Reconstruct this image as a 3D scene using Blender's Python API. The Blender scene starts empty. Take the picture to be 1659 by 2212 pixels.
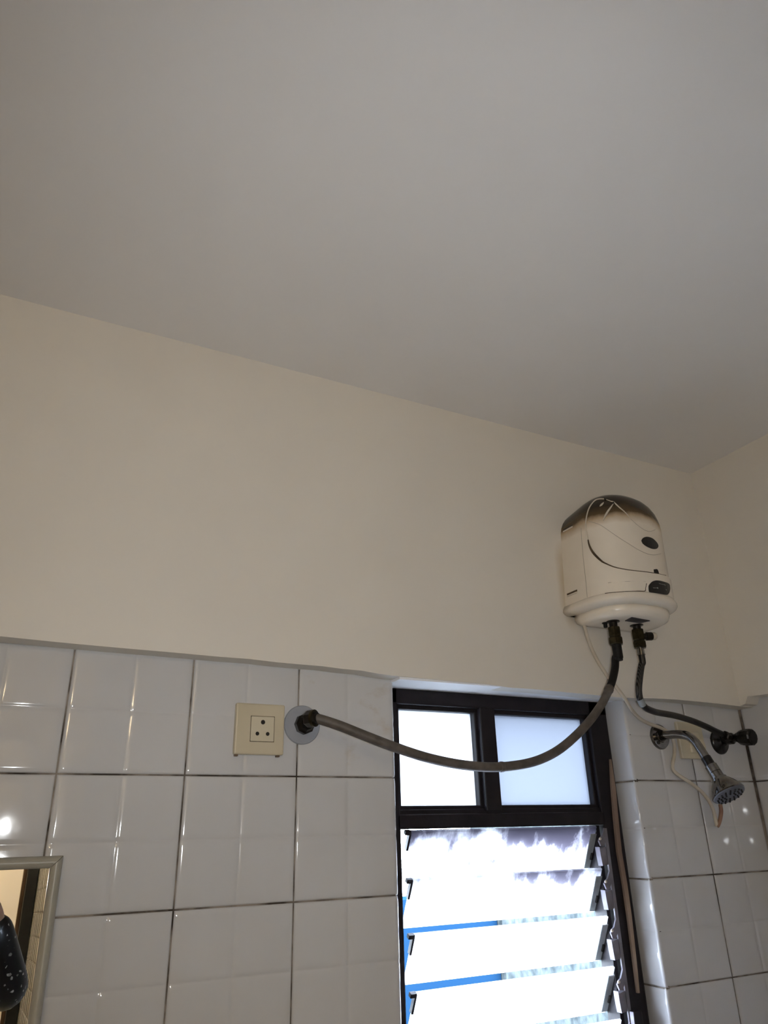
import bpy, bmesh, math, random
from mathutils import Vector, Matrix, Quaternion
from mathutils.bvhtree import BVHTree
random.seed(7)
SC = bpy.context.scene
COL = SC.collection

# ------------------------------------------------------------------ camera
Z0 = 1.65                                   # height of the first full tile joint above the floor
CAM = Vector((-0.4881, -1.3074, Z0 - 0.0956))
FPX, YAW, PITCH, ROLL = 1569.1, 0.4778, 0.4153, -0.0245
PW, PH = 1659.0, 2212.0
_f = Vector((math.sin(YAW)*math.cos(PITCH), math.cos(YAW)*math.cos(PITCH), math.sin(PITCH)))
_r = Vector((math.cos(YAW), -math.sin(YAW), 0)); _u = _r.cross(_f)
RIGHT = math.cos(ROLL)*_r + math.sin(ROLL)*_u
UP = -math.sin(ROLL)*_r + math.cos(ROLL)*_u
FWD = _f
cam_d = bpy.data.cameras.new('camera'); cam = bpy.data.objects.new('camera', cam_d); COL.objects.link(cam)
cam_d.sensor_fit = 'VERTICAL'; cam_d.sensor_height = 36.0; cam_d.lens = FPX/PH*36.0
cam_d.clip_start = 0.02; cam_d.clip_end = 100
cam.matrix_world = Matrix(((RIGHT.x, UP.x, -FWD.x, CAM.x), (RIGHT.y, UP.y, -FWD.y, CAM.y), (RIGHT.z, UP.z, -FWD.z, CAM.z), (0, 0, 0, 1)))
SC.camera = cam

# ------------------------------------------------------------------ daylight, exposure
SKY = 44.0
world = bpy.data.worlds.new('sky'); SC.world = world; world.use_nodes = True
bg = world.node_tree.nodes['Background']
bg.inputs[0].default_value = (0.72, 0.85, 1.0, 1); bg.inputs[1].default_value = SKY   # bright overcast sky
SC.view_settings.view_transform = 'Standard'; SC.view_settings.look = 'None'
SC.view_settings.exposure = 0.0; SC.view_settings.gamma = 1.0; SC.view_settings.use_curve_mapping = False
SC.cycles.max_bounces = 10; SC.cycles.diffuse_bounces = 6; SC.cycles.glossy_bounces = 5; SC.cycles.transmission_bounces = 6
SC.cycles.sample_clamp_indirect = 20.0
BULB = 52.0      # warm wall lamp behind the photographer
FLASH = 21.5    # little light on the phone

# ------------------------------------------------------------------ materials
def nt(name):
    m = bpy.data.materials.new(name); m.use_nodes = True
    return m, m.node_tree, m.node_tree.nodes['Principled BSDF']
def lnk(t, a, b): t.links.new(a, b)
def coords(t, scale=(1, 1, 1), world_pos=True):
    mp = t.nodes.new('ShaderNodeMapping'); mp.inputs['Scale'].default_value = scale
    if world_pos:
        g = t.nodes.new('ShaderNodeNewGeometry'); lnk(t, g.outputs['Position'], mp.inputs['Vector'])
    else:
        g = t.nodes.new('ShaderNodeTexCoord'); lnk(t, g.outputs['Object'], mp.inputs['Vector'])
    return mp.outputs['Vector']
def noise(t, vec, scale, detail=3, rough=.5):
    n = t.nodes.new('ShaderNodeTexNoise'); n.inputs['Scale'].default_value = scale
    n.inputs['Detail'].default_value = detail; n.inputs['Roughness'].default_value = rough
    lnk(t, vec, n.inputs['Vector']); return n.outputs['Fac']
def ramp(t, fac, stops):
    r = t.nodes.new('ShaderNodeValToRGB'); e = r.color_ramp.elements
    e[0].position, e[0].color = stops[0][0], (*stops[0][1], 1)
    e[1].position, e[1].color = stops[-1][0], (*stops[-1][1], 1)
    for p, c in stops[1:-1]:
        k = e.new(p); k.color = (*c, 1)
    lnk(t, fac, r.inputs['Fac']); return r.outputs['Color']
def bump(t, b, fac, strength, dist=.01):
    n = t.nodes.new('ShaderNodeBump'); n.inputs['Strength'].default_value = strength; n.inputs['Distance'].default_value = dist
    lnk(t, fac, n.inputs['Height']); lnk(t, n.outputs['Normal'], b.inputs['Normal'])
def mat(name, c1, c2=None, rough=.5, metal=0, nscale=8, bstr=0, bscale=60, bdist=.002, stretch=(1, 1, 1), detail=3, lo=.35, hi=.65, spec=.5, world_pos=True):
    m, t, b = nt(name); b.inputs['Roughness'].default_value = rough; b.inputs['Metallic'].default_value = metal
    b.inputs['Specular IOR Level'].default_value = spec
    v = coords(t, stretch, world_pos)
    if c2 is None: c2 = tuple(k*.9 for k in c1)
    lnk(t, ramp(t, noise(t, v, nscale, detail), [(lo, c1), (hi, c2)]), b.inputs['Base Color'])
    if bstr: bump(t, b, noise(t, v, bscale, 2), bstr, bdist)
    return m
M = {}
M['paint'] = mat('cream_wall_paint', (.72, .675, .595), (.69, .645, .57), .55, nscale=3.0, bstr=.12, bscale=35)
def brown_halo(m):  # yellow-brown oval multiplied into the paint at the heater's left edge
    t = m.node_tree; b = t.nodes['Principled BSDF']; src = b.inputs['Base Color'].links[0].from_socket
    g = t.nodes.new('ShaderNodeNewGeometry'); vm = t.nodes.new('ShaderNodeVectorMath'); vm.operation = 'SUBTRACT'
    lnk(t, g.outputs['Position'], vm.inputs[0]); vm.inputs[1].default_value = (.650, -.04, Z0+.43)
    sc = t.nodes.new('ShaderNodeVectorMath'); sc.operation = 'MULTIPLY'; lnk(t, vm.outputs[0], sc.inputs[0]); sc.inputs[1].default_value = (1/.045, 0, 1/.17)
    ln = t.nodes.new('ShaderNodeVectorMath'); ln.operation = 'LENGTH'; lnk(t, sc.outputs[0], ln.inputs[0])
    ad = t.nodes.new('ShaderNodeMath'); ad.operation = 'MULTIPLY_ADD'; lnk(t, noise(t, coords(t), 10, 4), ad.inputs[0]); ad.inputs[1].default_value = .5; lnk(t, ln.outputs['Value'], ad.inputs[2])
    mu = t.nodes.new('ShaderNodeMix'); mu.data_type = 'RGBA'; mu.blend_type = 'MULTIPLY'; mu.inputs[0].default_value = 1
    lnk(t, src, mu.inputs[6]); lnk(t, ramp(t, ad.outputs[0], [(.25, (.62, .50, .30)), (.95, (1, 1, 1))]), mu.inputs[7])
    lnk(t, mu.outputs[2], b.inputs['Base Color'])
brown_halo(M['paint'])
M['ceiling'] = mat('white_ceiling_paint', (.80, .772, .735), (.775, .747, .71), .7, nscale=2.5, bstr=.10, bscale=30)
M['soffit'] = mat('white_reveal_paint', (.90, .90, .91), (.87, .87, .88), .5, nscale=12, bstr=.2, bscale=50)
M['tile'] = mat('white_glazed_tile', (.575, .572, .57), (.55, .547, .545), .08, nscale=5, bstr=.08, bscale=22, bdist=.003)
M['grout'] = mat('grimy_grout', (.30, .26, .22), (.045, .034, .025), .9, nscale=16, detail=5, lo=.40, hi=.60)
M['floor'] = mat('floor_tile', (.45, .40, .35), (.38, .34, .30), .3, nscale=6)
M['frame'] = mat('dark_brown_window_paint', (.008, .006, .008), (.013, .010, .012), .5, nscale=30, bstr=.2, bscale=90, spec=.25)
M['steel'] = mat('lavender_grey_aluminium', (.20, .185, .215), (.15, .14, .16), .5, .2, nscale=40)
M['clip'] = mat('dull_green_grey_metal', (.34, .36, .36), (.26, .28, .28), .5, .2, nscale=40)
M['darkmetal'] = mat('tarnished_dark_metal', (.035, .03, .026), (.015, .012, .01), .35, .7, nscale=60)
M['brass'] = mat('tarnished_brass', (.065, .05, .024), (.025, .02, .01), .34, .85, nscale=80)
M['chrome'] = mat('spotted_chrome', (.27, .26, .25), (.18, .17, .16), .13, 1, nscale=70, detail=5, lo=.3, hi=.7)
M['darkchrome'] = mat('stained_dark_chrome', (.05, .048, .046), (.022, .02, .019), .26, .85, nscale=60, detail=5)
M['wood'] = mat('raw_wood_strip', (.34, .25, .18), (.17, .11, .08), .8, nscale=30, stretch=(1, 1, .15), detail=5, lo=.3, hi=.7)
M['hose'] = mat('brown_grey_hose_cover', (.105, .085, .068), (.06, .05, .041), .55, nscale=50, bstr=.3, bscale=120, bdist=.001)
M['blackrubber'] = mat('black_rubber', (.007, .006, .006), (.012, .011, .010), .55, nscale=40, spec=.2)
M['face'] = mat('blue_grey_shower_face', (.10, .105, .125), (.07, .074, .09), .4, nscale=40)
M['cable'] = mat('off_white_cable', (.60, .54, .44), (.50, .43, .33), .5, nscale=20)
M['cable_end'] = mat('scorched_brown_cable', (.22, .10, .06), (.30, .17, .10), .6, nscale=30)
M['plate'] = mat('yellowed_cream_plastic', (.57, .50, .36), (.53, .465, .33), .35, nscale=12)
M['socket'] = mat('cream_plastic_insert', (.60, .54, .40), (.57, .51, .375), .35, nscale=12)
M['hole'] = mat('dark_hole', (.012, .01, .008), (.02, .016, .012), .8)
M['disc'] = mat('grey_plastic_disc', (.33, .345, .38), (.30, .315, .345), .3, nscale=20)
M['mframe'] = mat('grey_cream_mirror_frame', (.40, .38, .31), (.36, .34, .28), .35, nscale=20)
M['screen_black'] = mat('gloss_black_plastic', (.006, .006, .007), (.009, .009, .01), .15)
M['print'] = mat('pale_grey_print', (.36, .35, .31), (.30, .29, .26), .6)
M['plastic'] = mat('white_heater_plastic', (.79, .715, .60), (.745, .67, .56), .22, nscale=9)
M['seam'] = mat('dark_brown_seam', (.10, .065, .03), (.05, .03, .014), .8, nscale=30)
M['softseam'] = mat('faint_seam', (.43, .38, .31), (.38, .33, .26), .6, nscale=30)
M['trim'] = mat('clean_plastic_rim', (.60, .54, .44), (.55, .49, .39), .4, nscale=20)
M['sticker'] = mat('dark_label', (.03, .025, .028), (.05, .045, .05), .5)
M['skin'] = mat('skin', (.36, .21, .14), (.33, .19, .125), .5)
M['hair'] = mat('dark_hair', (.01, .008, .007), (.018, .013, .011), .5, nscale=60, stretch=(1, 1, .1))
M['door'] = mat('dark_door_paint', (.012, .014, .015), (.02, .022, .022), .3, nscale=15)
M['jamb'] = mat('brown_door_jamb', (.16, .10, .06), (.12, .075, .045), .5, nscale=15)
M['leaf'] = mat('green_leaf', (.010, .024, .006), (.005, .013, .004), .5, nscale=6, spec=0)
M['bark'] = mat('bark', (.10, .07, .05), (.06, .04, .03), .9, nscale=20)
M['blue'] = mat('bright_blue_wall_paint', (.005, .0175, .040), (.0047, .0165, .038), .6, nscale=5, spec=0)
M['ribbed'] = mat('pale_rough_render', (.052, .060, .062), (.020, .024, .026), .9, spec=0, nscale=14, stretch=(1.6, 1.6, .8), detail=5, bstr=.5, bscale=20, bdist=.02)
M['ground'] = mat('pale_concrete', (.10, .10, .10), (.08, .08, .08), .9, nscale=2, spec=0)
M['ivory'] = mat('ivory_porcelain', (.6, .57, .5), None, .3)

def emit(name, col, strength):
    m, t, b = nt(name); b.inputs['Base Color'].default_value = (*col, 1)
    b.inputs['Emission Color'].default_value = (*col, 1); b.inputs['Emission Strength'].default_value = strength
    return m
M['bulb'] = emit('warm_bulb_glass', (1.0, .78, .48), BULB)
M['fill_bulb'] = emit('warm_fill_bulb_glow', (1.0, .80, .52), 700.0)  # glow of the added bulb beyond the door
M['led'] = emit('phone_light', (1.0, .98, .95), 400.0)

def frosted(name, c_clear, dirt=None):
    m, t, b = nt(name); t.nodes.remove(b)
    out = t.nodes['Material Output']
    tr = t.nodes.new('ShaderNodeBsdfTranslucent'); gl = t.nodes.new('ShaderNodeBsdfGlossy'); mx = t.nodes.new('ShaderNodeMixShader')
    gl.inputs['Roughness'].default_value = .35; gl.inputs['Color'].default_value = (.8, .82, .85, 1)
    mx.inputs[0].default_value = .04
    lnk(t, tr.outputs[0], mx.inputs[1]); lnk(t, gl.outputs[0], mx.inputs[2]); lnk(t, mx.outputs[0], out.inputs['Surface'])
    tr.inputs['Color'].default_value = (*c_clear, 1)
    if dirt:
        v = coords(t, (1.0, 1.0, .30), False)
        f1 = noise(t, v, 26, 6, .62)
        v2 = coords(t, (1, 1, 1), False)
        f2 = noise(t, v2, 9, 3, .5)
        sep = t.nodes.new('ShaderNodeSeparateXYZ'); lnk(t, v2, sep.inputs[0])
        mr = t.nodes.new('ShaderNodeMapRange'); lnk(t, sep.outputs['Z'], mr.inputs['Value'])
        mr.inputs['From Min'].default_value = -.05; mr.inputs['From Max'].default_value = .045
        mr.inputs['To Min'].default_value = .45
        a = t.nodes.new('ShaderNodeMath'); a.operation = 'MULTIPLY'; lnk(t, f1, a.inputs[0]); lnk(t, f2, a.inputs[1])
        k = t.nodes.new('ShaderNodeMath'); k.operation = 'MULTIPLY'; lnk(t, a.outputs[0], k.inputs[0]); lnk(t, mr.outputs[0], k.inputs[1])
        lnk(t, ramp(t, k.outputs[0], [(dirt[0], c_clear), (dirt[1], dirt[2])]), tr.inputs['Color'])
    return m
M['pane'] = frosted('frosted_glass', (.42, .42, .43))
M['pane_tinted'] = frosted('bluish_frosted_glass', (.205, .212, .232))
M['slat_dirty'] = frosted('grimy_frosted_glass', (.90, .90, .93), (.105, .24, (.145, .135, .16)))
M['slat_mid'] = frosted('dusty_frosted_glass', (.90, .90, .93), (.15, .30, (.19, .18, .205)))
M['slat'] = frosted('frosted_louvre_glass', (.92, .92, .95), (.22, .38, (.27, .26, .29)))

def soot(name):
    m, t, b = nt(name); b.inputs['Roughness'].default_value = .24
    g = t.nodes.new('ShaderNodeNewGeometry'); s = t.nodes.new('ShaderNodeSeparateXYZ'); lnk(t, g.outputs['Position'], s.inputs[0])
    nf = noise(t, coords(t), 14, 4)
    ad = t.nodes.new('ShaderNodeMath'); ad.operation = 'MULTIPLY_ADD'; lnk(t, nf, ad.inputs[0]); ad.inputs[1].default_value = .035; lnk(t, s.outputs['Z'], ad.inputs[2])
    mr = t.nodes.new('ShaderNodeMapRange'); lnk(t, ad.outputs[0], mr.inputs['Value'])
    mr.inputs['From Min'].default_value = Z0 + .560; mr.inputs['From Max'].default_value = Z0 + .612
    clean = ramp(t, noise(t, coords(t), 9, 3), [(.35, (.79, .715, .60)), (.65, (.73, .655, .545))])
    st = ramp(t, mr.outputs[0], [(0, (1, 1, 1)), (.35, (.62, .52, .40)), (.55, (.13, .09, .045)), (1, (.032, .021, .008))])
    mu = t.nodes.new('ShaderNodeMix'); mu.data_type = 'RGBA'; mu.blend_type = 'MULTIPLY'; mu.inputs[0].default_value = 1
    lnk(t, clean, mu.inputs[6]); lnk(t, st, mu.inputs[7]); lnk(t, mu.outputs[2], b.inputs['Base Color'])
    return m
M['body'] = soot('white_plastic_with_brown_grime')

def braid(name):
    m, t, b = nt(name); b.inputs['Roughness'].default_value = .35; b.inputs['Metallic'].default_value = .8
    w = t.nodes.new('ShaderNodeTexWave'); w.inputs['Scale'].default_value = 120; w.inputs['Distortion'].default_value = 2
    lnk(t, coords(t), w.inputs['Vector'])
    lnk(t, ramp(t, w.outputs['Fac'], [(.2, (.016, .015, .014)), (.8, (.075, .072, .068))]), b.inputs['Base Color'])
    bump(t, b, w.outputs['Fac'], .4, .001)
    return m
M['braid'] = braid('dark_braided_steel')

def mirror_mat():
    m, t, b = nt('mirror_silver'); b.inputs['Metallic'].default_value = 1; b.inputs['Roughness'].default_value = .004
    lnk(t, ramp(t, noise(t, coords(t), 12, 3), [(.3, (.87, .87, .86)), (.7, (.84, .84, .83))]), b.inputs['Base Color'])
    return m
M['mirror'] = mirror_mat()
def sequin():
    m, t, b = nt('black_sequin_cloth'); b.inputs['Roughness'].default_value = .3
    v = t.nodes.new('ShaderNodeTexVoronoi'); v.inputs['Scale'].default_value = 140; lnk(t, coords(t), v.inputs['Vector'])
    col = ramp(t, v.outputs['Color'], [(.86, (.004, .004, .005)), (.90, (.45, .43, .40))])
    lnk(t, col, b.inputs['Base Color'])
    return m
M['sequin'] = sequin()
def tile_smudged():
    m, t, b = nt('white_glazed_tile_smudged'); b.inputs['Roughness'].default_value = .09
    f = noise(t, coords(t, (1, 1, 1.6)), 24, 4, .6); g = noise(t, coords(t), 9, 2)
    a = t.nodes.new('ShaderNodeMath'); a.operation = 'MULTIPLY'; lnk(t, f, a.inputs[0]); lnk(t, g, a.inputs[1])
    lnk(t, ramp(t, a.outputs[0], [(.31, (.575, .572, .57)), (.46, (.50, .46, .41))]), b.inputs['Base Color'])
    bump(t, b, noise(t, coords(t), 22, 2), .10, .003)
    return m
M['tile_smudged'] = tile_smudged()

# ------------------------------------------------------------------ mesh helpers
def at(px, py, axis, val):
    """the point where the line of sight through a measured photo pixel meets a real plane of the room"""
    d = FWD + RIGHT*((px - PW/2)/FPX) - UP*((py - PH/2)/FPX)
    return CAM + d*((val - CAM[axis])/d[axis])
def empty(name, loc=(0, 0, 0)):
    o = bpy.data.objects.new(name, None); COL.objects.link(o); o.location = loc; o.empty_display_size = .05
    return o
def tag(o, label=None, cat=None, group=None, kind=None):
    if label: o['label'] = label
    if cat: o['category'] = cat
    if group: o['group'] = group
    if kind: o['kind'] = kind
    return o
def wloc(p):
    v = Vector((0, 0, 0))
    while p is not None:
        v = v + Vector(p.location); p = p.parent
    return v
def link(name, me, m, parent=None, origin=None):
    """me holds world coordinates; origin = where the object's own origin should be"""
    o = bpy.data.objects.new(name, me); COL.objects.link(o)
    if m is not None:
        me.materials.clear(); me.materials.append(m)
    base = wloc(parent)
    o0 = Vector(origin) if origin is not None else base
    me.transform(Matrix.Translation(-o0))
    o.parent = parent; o.location = o0 - base
    return o
def mesh(verts, faces, smooth=False):
    me = bpy.data.meshes.new('m'); me.from_pydata([tuple(v) for v in verts], [], faces); me.validate(); me.update()
    bm = bmesh.new(); bm.from_mesh(me); bmesh.ops.recalc_face_normals(bm, faces=bm.faces); bm.to_mesh(me); bm.free()
    if smooth:
        for p in me.polygons: p.use_smooth = True
    return me
def box_me(x0, x1, y0, y1, z0, z1, bev=0.0, seg=2):
    bm = bmesh.new(); bmesh.ops.create_cube(bm, size=1)
    bmesh.ops.scale(bm, vec=(x1-x0, y1-y0, z1-z0), verts=bm.verts)
    bmesh.ops.translate(bm, vec=((x0+x1)/2, (y0+y1)/2, (z0+z1)/2), verts=bm.verts)
    if bev: bmesh.ops.bevel(bm, geom=bm.edges[:], offset=bev, segments=seg, affect='EDGES', profile=.5)
    me = bpy.data.meshes.new('b'); bm.to_mesh(me); bm.free(); return me
def xform(me, mtx):
    me.transform(mtx); return me
def catmull(pts, k=8):
    P = [Vector(p) for p in pts]; out = []
    Q = [2*P[0]-P[1]] + P + [2*P[-1]-P[-2]]
    for i in range(1, len(Q)-2):
        a, b, c, d = Q[i-1], Q[i], Q[i+1], Q[i+2]
        for j in range(k):
            t = j/k
            out.append(.5*((2*b) + (c-a)*t + (2*a-5*b+4*c-d)*t*t + (3*b-a-3*c+d)*t**3))
    out.append(P[-1]); return out
def tube_me(path, r, n=12, cap=True):
    P = [Vector(p) for p in path]; verts = []; faces = []
    rs = r if isinstance(r, (list, tuple)) else [r]*len(P)
    t0 = (P[1]-P[0]).normalized(); nrm = t0.orthogonal().normalized()
    for i, p in enumerate(P):
        t = (P[min(i+1, len(P)-1)] - P[max(i-1, 0)]).normalized()
        nrm = (nrm - t*nrm.dot(t)).normalized(); b = t.cross(nrm)
        for j in range(n):
            a = 2*math.pi*j/n; verts.append(p + (nrm*math.cos(a) + b*math.sin(a))*rs[i])
    for i in range(len(P)-1):
        for j in range(n): faces.append((i*n+j, i*n+(j+1) % n, (i+1)*n+(j+1) % n, (i+1)*n+j))
    if cap: faces += [tuple(range(n)), tuple(range((len(P)-1)*n, len(P)*n))]
    return mesh(verts, faces, True)
def lathe_me(org, axis, prof, n=24, smooth=True):
    """prof: list of (distance along axis, radius)"""
    ax = Vector(axis).normalized(); u = ax.orthogonal().normalized(); w = ax.cross(u); org = Vector(org)
    verts = []; faces = []
    for s, r in prof:
        for j in range(n):
            a = 2*math.pi*j/n; verts.append(org + ax*s + (u*math.cos(a)+w*math.sin(a))*max(r, 1e-5))
    for i in range(len(prof)-1):
        for j in range(n): faces.append((i*n+j, i*n+(j+1) % n, (i+1)*n+(j+1) % n, (i+1)*n+j))
    faces += [tuple(range(n)), tuple(range((len(prof)-1)*n, len(prof)*n))]
    me = mesh(verts, faces, smooth)
    if smooth:
        me.set_sharp_from_angle(angle=math.radians(40))
    return me
def prism_me(outline, axis, a, b):
    """outline: 2-D points in the plane normal to axis (order of the remaining axes), swept from a to b"""
    n = len(outline); verts = []
    for s in (a, b):
        for p in outline:
            v = [0, 0, 0]; k = [i for i in range(3) if i != axis]; v[axis] = s; v[k[0]] = p[0]; v[k[1]] = p[1]; verts.append(v)
    faces = [tuple(range(n)), tuple(range(n, 2*n))] + [(i, (i+1) % n, n+(i+1) % n, n+i) for i in range(n)]
    return mesh(verts, faces)
def Z(z): return Z0 + z

# ================================================================== THE ROOM
XL, XC, YF, XP, YD = -1.30, 1.215, -2.10, -.19, -3.32      # left wall, right tile corner, far wall, passage wall, door wall
CEIL = Z(.834); PT = .040                              # the plaster stands 4 cm proud of the tiles
WX0, WX1, WZ0, WZ1 = .200, .811, Z(-.70), Z(.181)          # window opening
def struct(name, me, m, parent=None):
    o = link(name, me, m, parent)
    if parent is None: o['kind'] = 'structure'
    return o
struct('floor', box_me(-2.6, 1.45, -5.0, .2, -.1, 0), M['floor'])
struct('ceiling', box_me(-2.6, 1.45, -5.0, .2, CEIL, CEIL+.12), M['ceiling'])
TB = .0035                                                  # grout face lies this far behind the tile face
G = bmesh.new()
def gbox(bm, x0, x1, y0, y1, z0, z1):
    me = box_me(x0, x1, y0, y1, z0, z1); bm.from_mesh(me)
bm = bmesh.new()
gbox(bm, XL-.1, WX0-.004, TB, .16, 0, CEIL); gbox(bm, WX1+.004, XC+.1, TB, .16, 0, CEIL)
gbox(bm, WX0-.004, WX1+.004, TB, .16, 0, WZ0); gbox(bm, WX0-.004, WX1+.004, TB, .16, Z(.23), CEIL)
me = bpy.data.meshes.new('w'); bm.to_mesh(me); bm.free()
wall_back = struct('wall_back', me, M['grout'])
# plaster above the tiles; its lower edge is hand-finished
low = [(XL, .2), (-.9, .2), (-.62, .1992), (-.51, .1988), (-.43, .197), (-.348, .196), (-.25, .1955), (-.16, .1945), (-.11, .1948), (-.058, .193), (-.02, .1925), (.03, .1925), (.07, .1905), (.111, .190), (.15, .1865), (.18, .1848)]
low2 = [(.232, .1847), (.33, .183), (.40, .1825), (.456, .179), (.51, .1795), (.62, .178), (.767, .1755), (.81, .1765), (.87, .1795), (.943, .1806), (1.03, .1795), (1.103, .178), (1.17, .1757), (XC, .175)]
outl = [(x, Z(z)) for x, z in low+low2] + [(XC, CEIL), (XL, CEIL)]
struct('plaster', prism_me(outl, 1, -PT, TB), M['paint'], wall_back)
struct('soffit', box_me(WX0-.004, WX1+.004, -PT+.004, .16, Z(.1800), Z(.232)), M['soffit'], wall_back)

# one glazed tile: 20 cm square, cushioned rim, pressed cross groove through the middle
J = .0011
def tile_mesh(wd, hd, yaxis_groove=True):
    def prof(L, groove=True):
        q = [(0, -.0045), (.0006, -.0016), (.0030, -.0005), (.009, 0)]
        if groove and L > .15:
            q += [(L/2-.008, 0), (L/2-.0016, -.0005), (L/2, -.0013), (L/2+.0016, -.0005), (L/2+.008, 0)]
        q += [(L-.009, 0), (L-.0030, -.0005), (L-.0006, -.0016), (L, -.0045)]
        return q
    a = prof(wd-2*J); b = prof(hd-2*J); V = []; F = []
    for (zz, hz) in b:
        for (xx, hx) in a: V.append((xx-(wd/2-J), -min(hx, hz), zz-(hd/2-J)))
    n = len(a)
    for j in range(len(b)-1):
        for i in range(n-1): F.append((j*n+i, j*n+i+1, (j+1)*n+i+1, (j+1)*n+i))
    me = bpy.data.meshes.new('tile'); me.from_pydata(V, [], F); me.update()
    for p in me.polygons: p.use_smooth = True
    return me
TILE = tile_mesh(.2, .2); TILE.materials.append(M['tile'])
TILE_S = TILE.copy(); TILE_S.materials.clear(); TILE_S.materials.append(M['tile_smudged'])
def put_tile(parent, loc, rz=0, me=None, tilt=.0018):
    o = bpy.data.objects.new('tile', me or TILE); COL.objects.link(o); o.parent = parent
    o.location = Vector(loc) - wloc(parent)
    o.rotation_euler = (random.uniform(-tilt, tilt), random.uniform(-tilt*.5, tilt*.5), rz+random.uniform(-tilt, tilt)); return o
NROW = 8
for r in range(NROW):
    z = Z(.1 - .2*r)
    for c in range(-7, 1):
        put_tile(wall_back, (c*.2+.1, 0, z), 0, TILE_S if (c, r) in ((0, 0),) else None)
    for c in range(2):
        put_tile(wall_back, (.911+.2*c+.0015*c, 0, z))
    if r >= 5:
        for c in range(3): put_tile(wall_back, (.3+.2*c, 0, Z(-.8-.2*(r-4)+.1) if False else z))
# reveal tiles, with a rounded outer edge
def reveal_mesh(d, h):
    def zprof():
        q = [(0, -.0035), (.0005, -.0014), (.0028, -.0004), (.008, 0)]
        if h > .15: q += [(h/2-.008, 0), (h/2-.002, -.0005), (h/2, -.0010), (h/2+.002, -.0005), (h/2+.008, 0)]
        return q + [(h-.008, 0), (h-.0028, -.0004), (h-.0005, -.0014), (h, -.0035)]
    yp = [(-.0005, -.006), (.0003, -.0028), (.002, -.0009), (.005, 0), (d-.003, 0), (d, -.001)]
    V = []; F = []
    for zz, hz in zprof():
        for yy, hy in yp: V.append((-min(hz, 0)-hy - .0, yy, zz-h/2))
    n = len(yp)
    for j in range(len(zprof())-1):
        for i in range(n-1): F.append((j*n+i, j*n+i+1, (j+1)*n+i+1, (j+1)*n+i))
    me = bpy.data.meshes.new('reveal'); me.from_pydata(V, [], F); me.update()
    for p in me.polygons: p.use_smooth = True
    me.materials.append(M['tile']); return me
RV = reveal_mesh(.075, .197)
struct('reveal_bed', box_me(WX1+.003, WX1+.012, .001, .16, WZ0, Z(.185)), M['grout'], wall_back)
for r in range(5):
    o = bpy.data.objects.new('reveal_tile', RV); COL.objects.link(o); o.parent = wall_back; o.location = (WX1, 0, Z(.0985-.2*r))
    o = bpy.data.objects.new('reveal_tile', RV); COL.objects.link(o); o.parent = wall_back; o.location = (WX0, 0, Z(.0985-.2*r)); o.scale = (-1, 1, 1)
struct('sill', box_me(WX0, WX1, -.008, .16, WZ0-.02, WZ0, .004), M['tile'], wall_back)

# right wall: tiles at x = XC, plaster 2 cm proud above
wall_right = struct('wall_right', box_me(XC+TB, XC+.12, -2.2, .16, 0, CEIL), M['grout'])
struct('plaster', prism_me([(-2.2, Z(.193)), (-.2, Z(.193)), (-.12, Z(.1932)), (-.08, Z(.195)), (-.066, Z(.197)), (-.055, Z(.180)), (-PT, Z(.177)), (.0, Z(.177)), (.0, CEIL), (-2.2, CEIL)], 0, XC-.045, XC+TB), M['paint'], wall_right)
for r in range(NROW):
    for c in range(5):
        put_tile(wall_right, (XC, -.1-.2*c, Z(.1-.2*r)), math.radians(-90))
# left wall and the far side of the room (behind the camera, seen only in the mirror)
wall_left = struct('wall_left', box_me(XL-.12, XL, -3.45, .1, 0, CEIL), M['paint'])
bm = bmesh.new(); gbox(bm, XP+TB, XC+.1, -3.45, YF, 0, CEIL)
me = bpy.data.meshes.new('w'); bm.to_mesh(me); bm.free()
wall_partition = struct('wall_partition', me, M['paint'])
bm = bmesh.new(); gbox(bm, XP+.0034, XP+.006, YD, YF-.0, 0, Z(.2)); me = bpy.data.meshes.new('w'); bm.to_mesh(me); bm.free()
struct('grout_bed', me, M['grout'], wall_partition)
for r in range(NROW):
    for c in range(6): put_tile(wall_partition, (XP, -2.2-.2*c, Z(.1-.2*r)), math.radians(-90))
bm = bmesh.new(); gbox(bm, XL, -1.13, YD-.10, YD, 0, CEIL); gbox(bm, -1.13, XP+TB, YD-.10, YD, 2.12, CEIL)
me = bpy.data.meshes.new('w'); bm.to_mesh(me); bm.free()
struct('wall_door', me, M['paint'])
door = empty('door_1', (-.22, YD, 0)); tag(door, kind='structure')
link('door_frame', box_me(-.245, -.192, YD-.10, YD+.02, 0, 2.12, .003), M['door'], door)
link('door_frame', box_me(-1.13, -1.08, YD-.10, YD+.02, 0, 2.12, .003), M['door'], door)
link('door_frame', box_me(-1.08, -.245, YD-.10, YD+.02, 2.06, 2.12, .003), M['door'], door)
link('door_stop', box_me(-.262, -.245, YD-.08, YD-.04, 0, 2.06, .002), M['jamb'], door)
bm = bmesh.new(); gbox(bm, -2.6, 1.45, -5.0, -4.85, 0, CEIL); gbox(bm, -2.6, -2.5, -4.85, YD-.1, 0, CEIL); gbox(bm, 1.35, 1.45, -4.85, -3.45, 0, CEIL); gbox(bm, -2.5, XL, -3.45, YD-.0, 0, CEIL)
me = bpy.data.meshes.new('w'); bm.to_mesh(me); bm.free()
struct('wall_bedroom', me, M['paint'])

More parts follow.
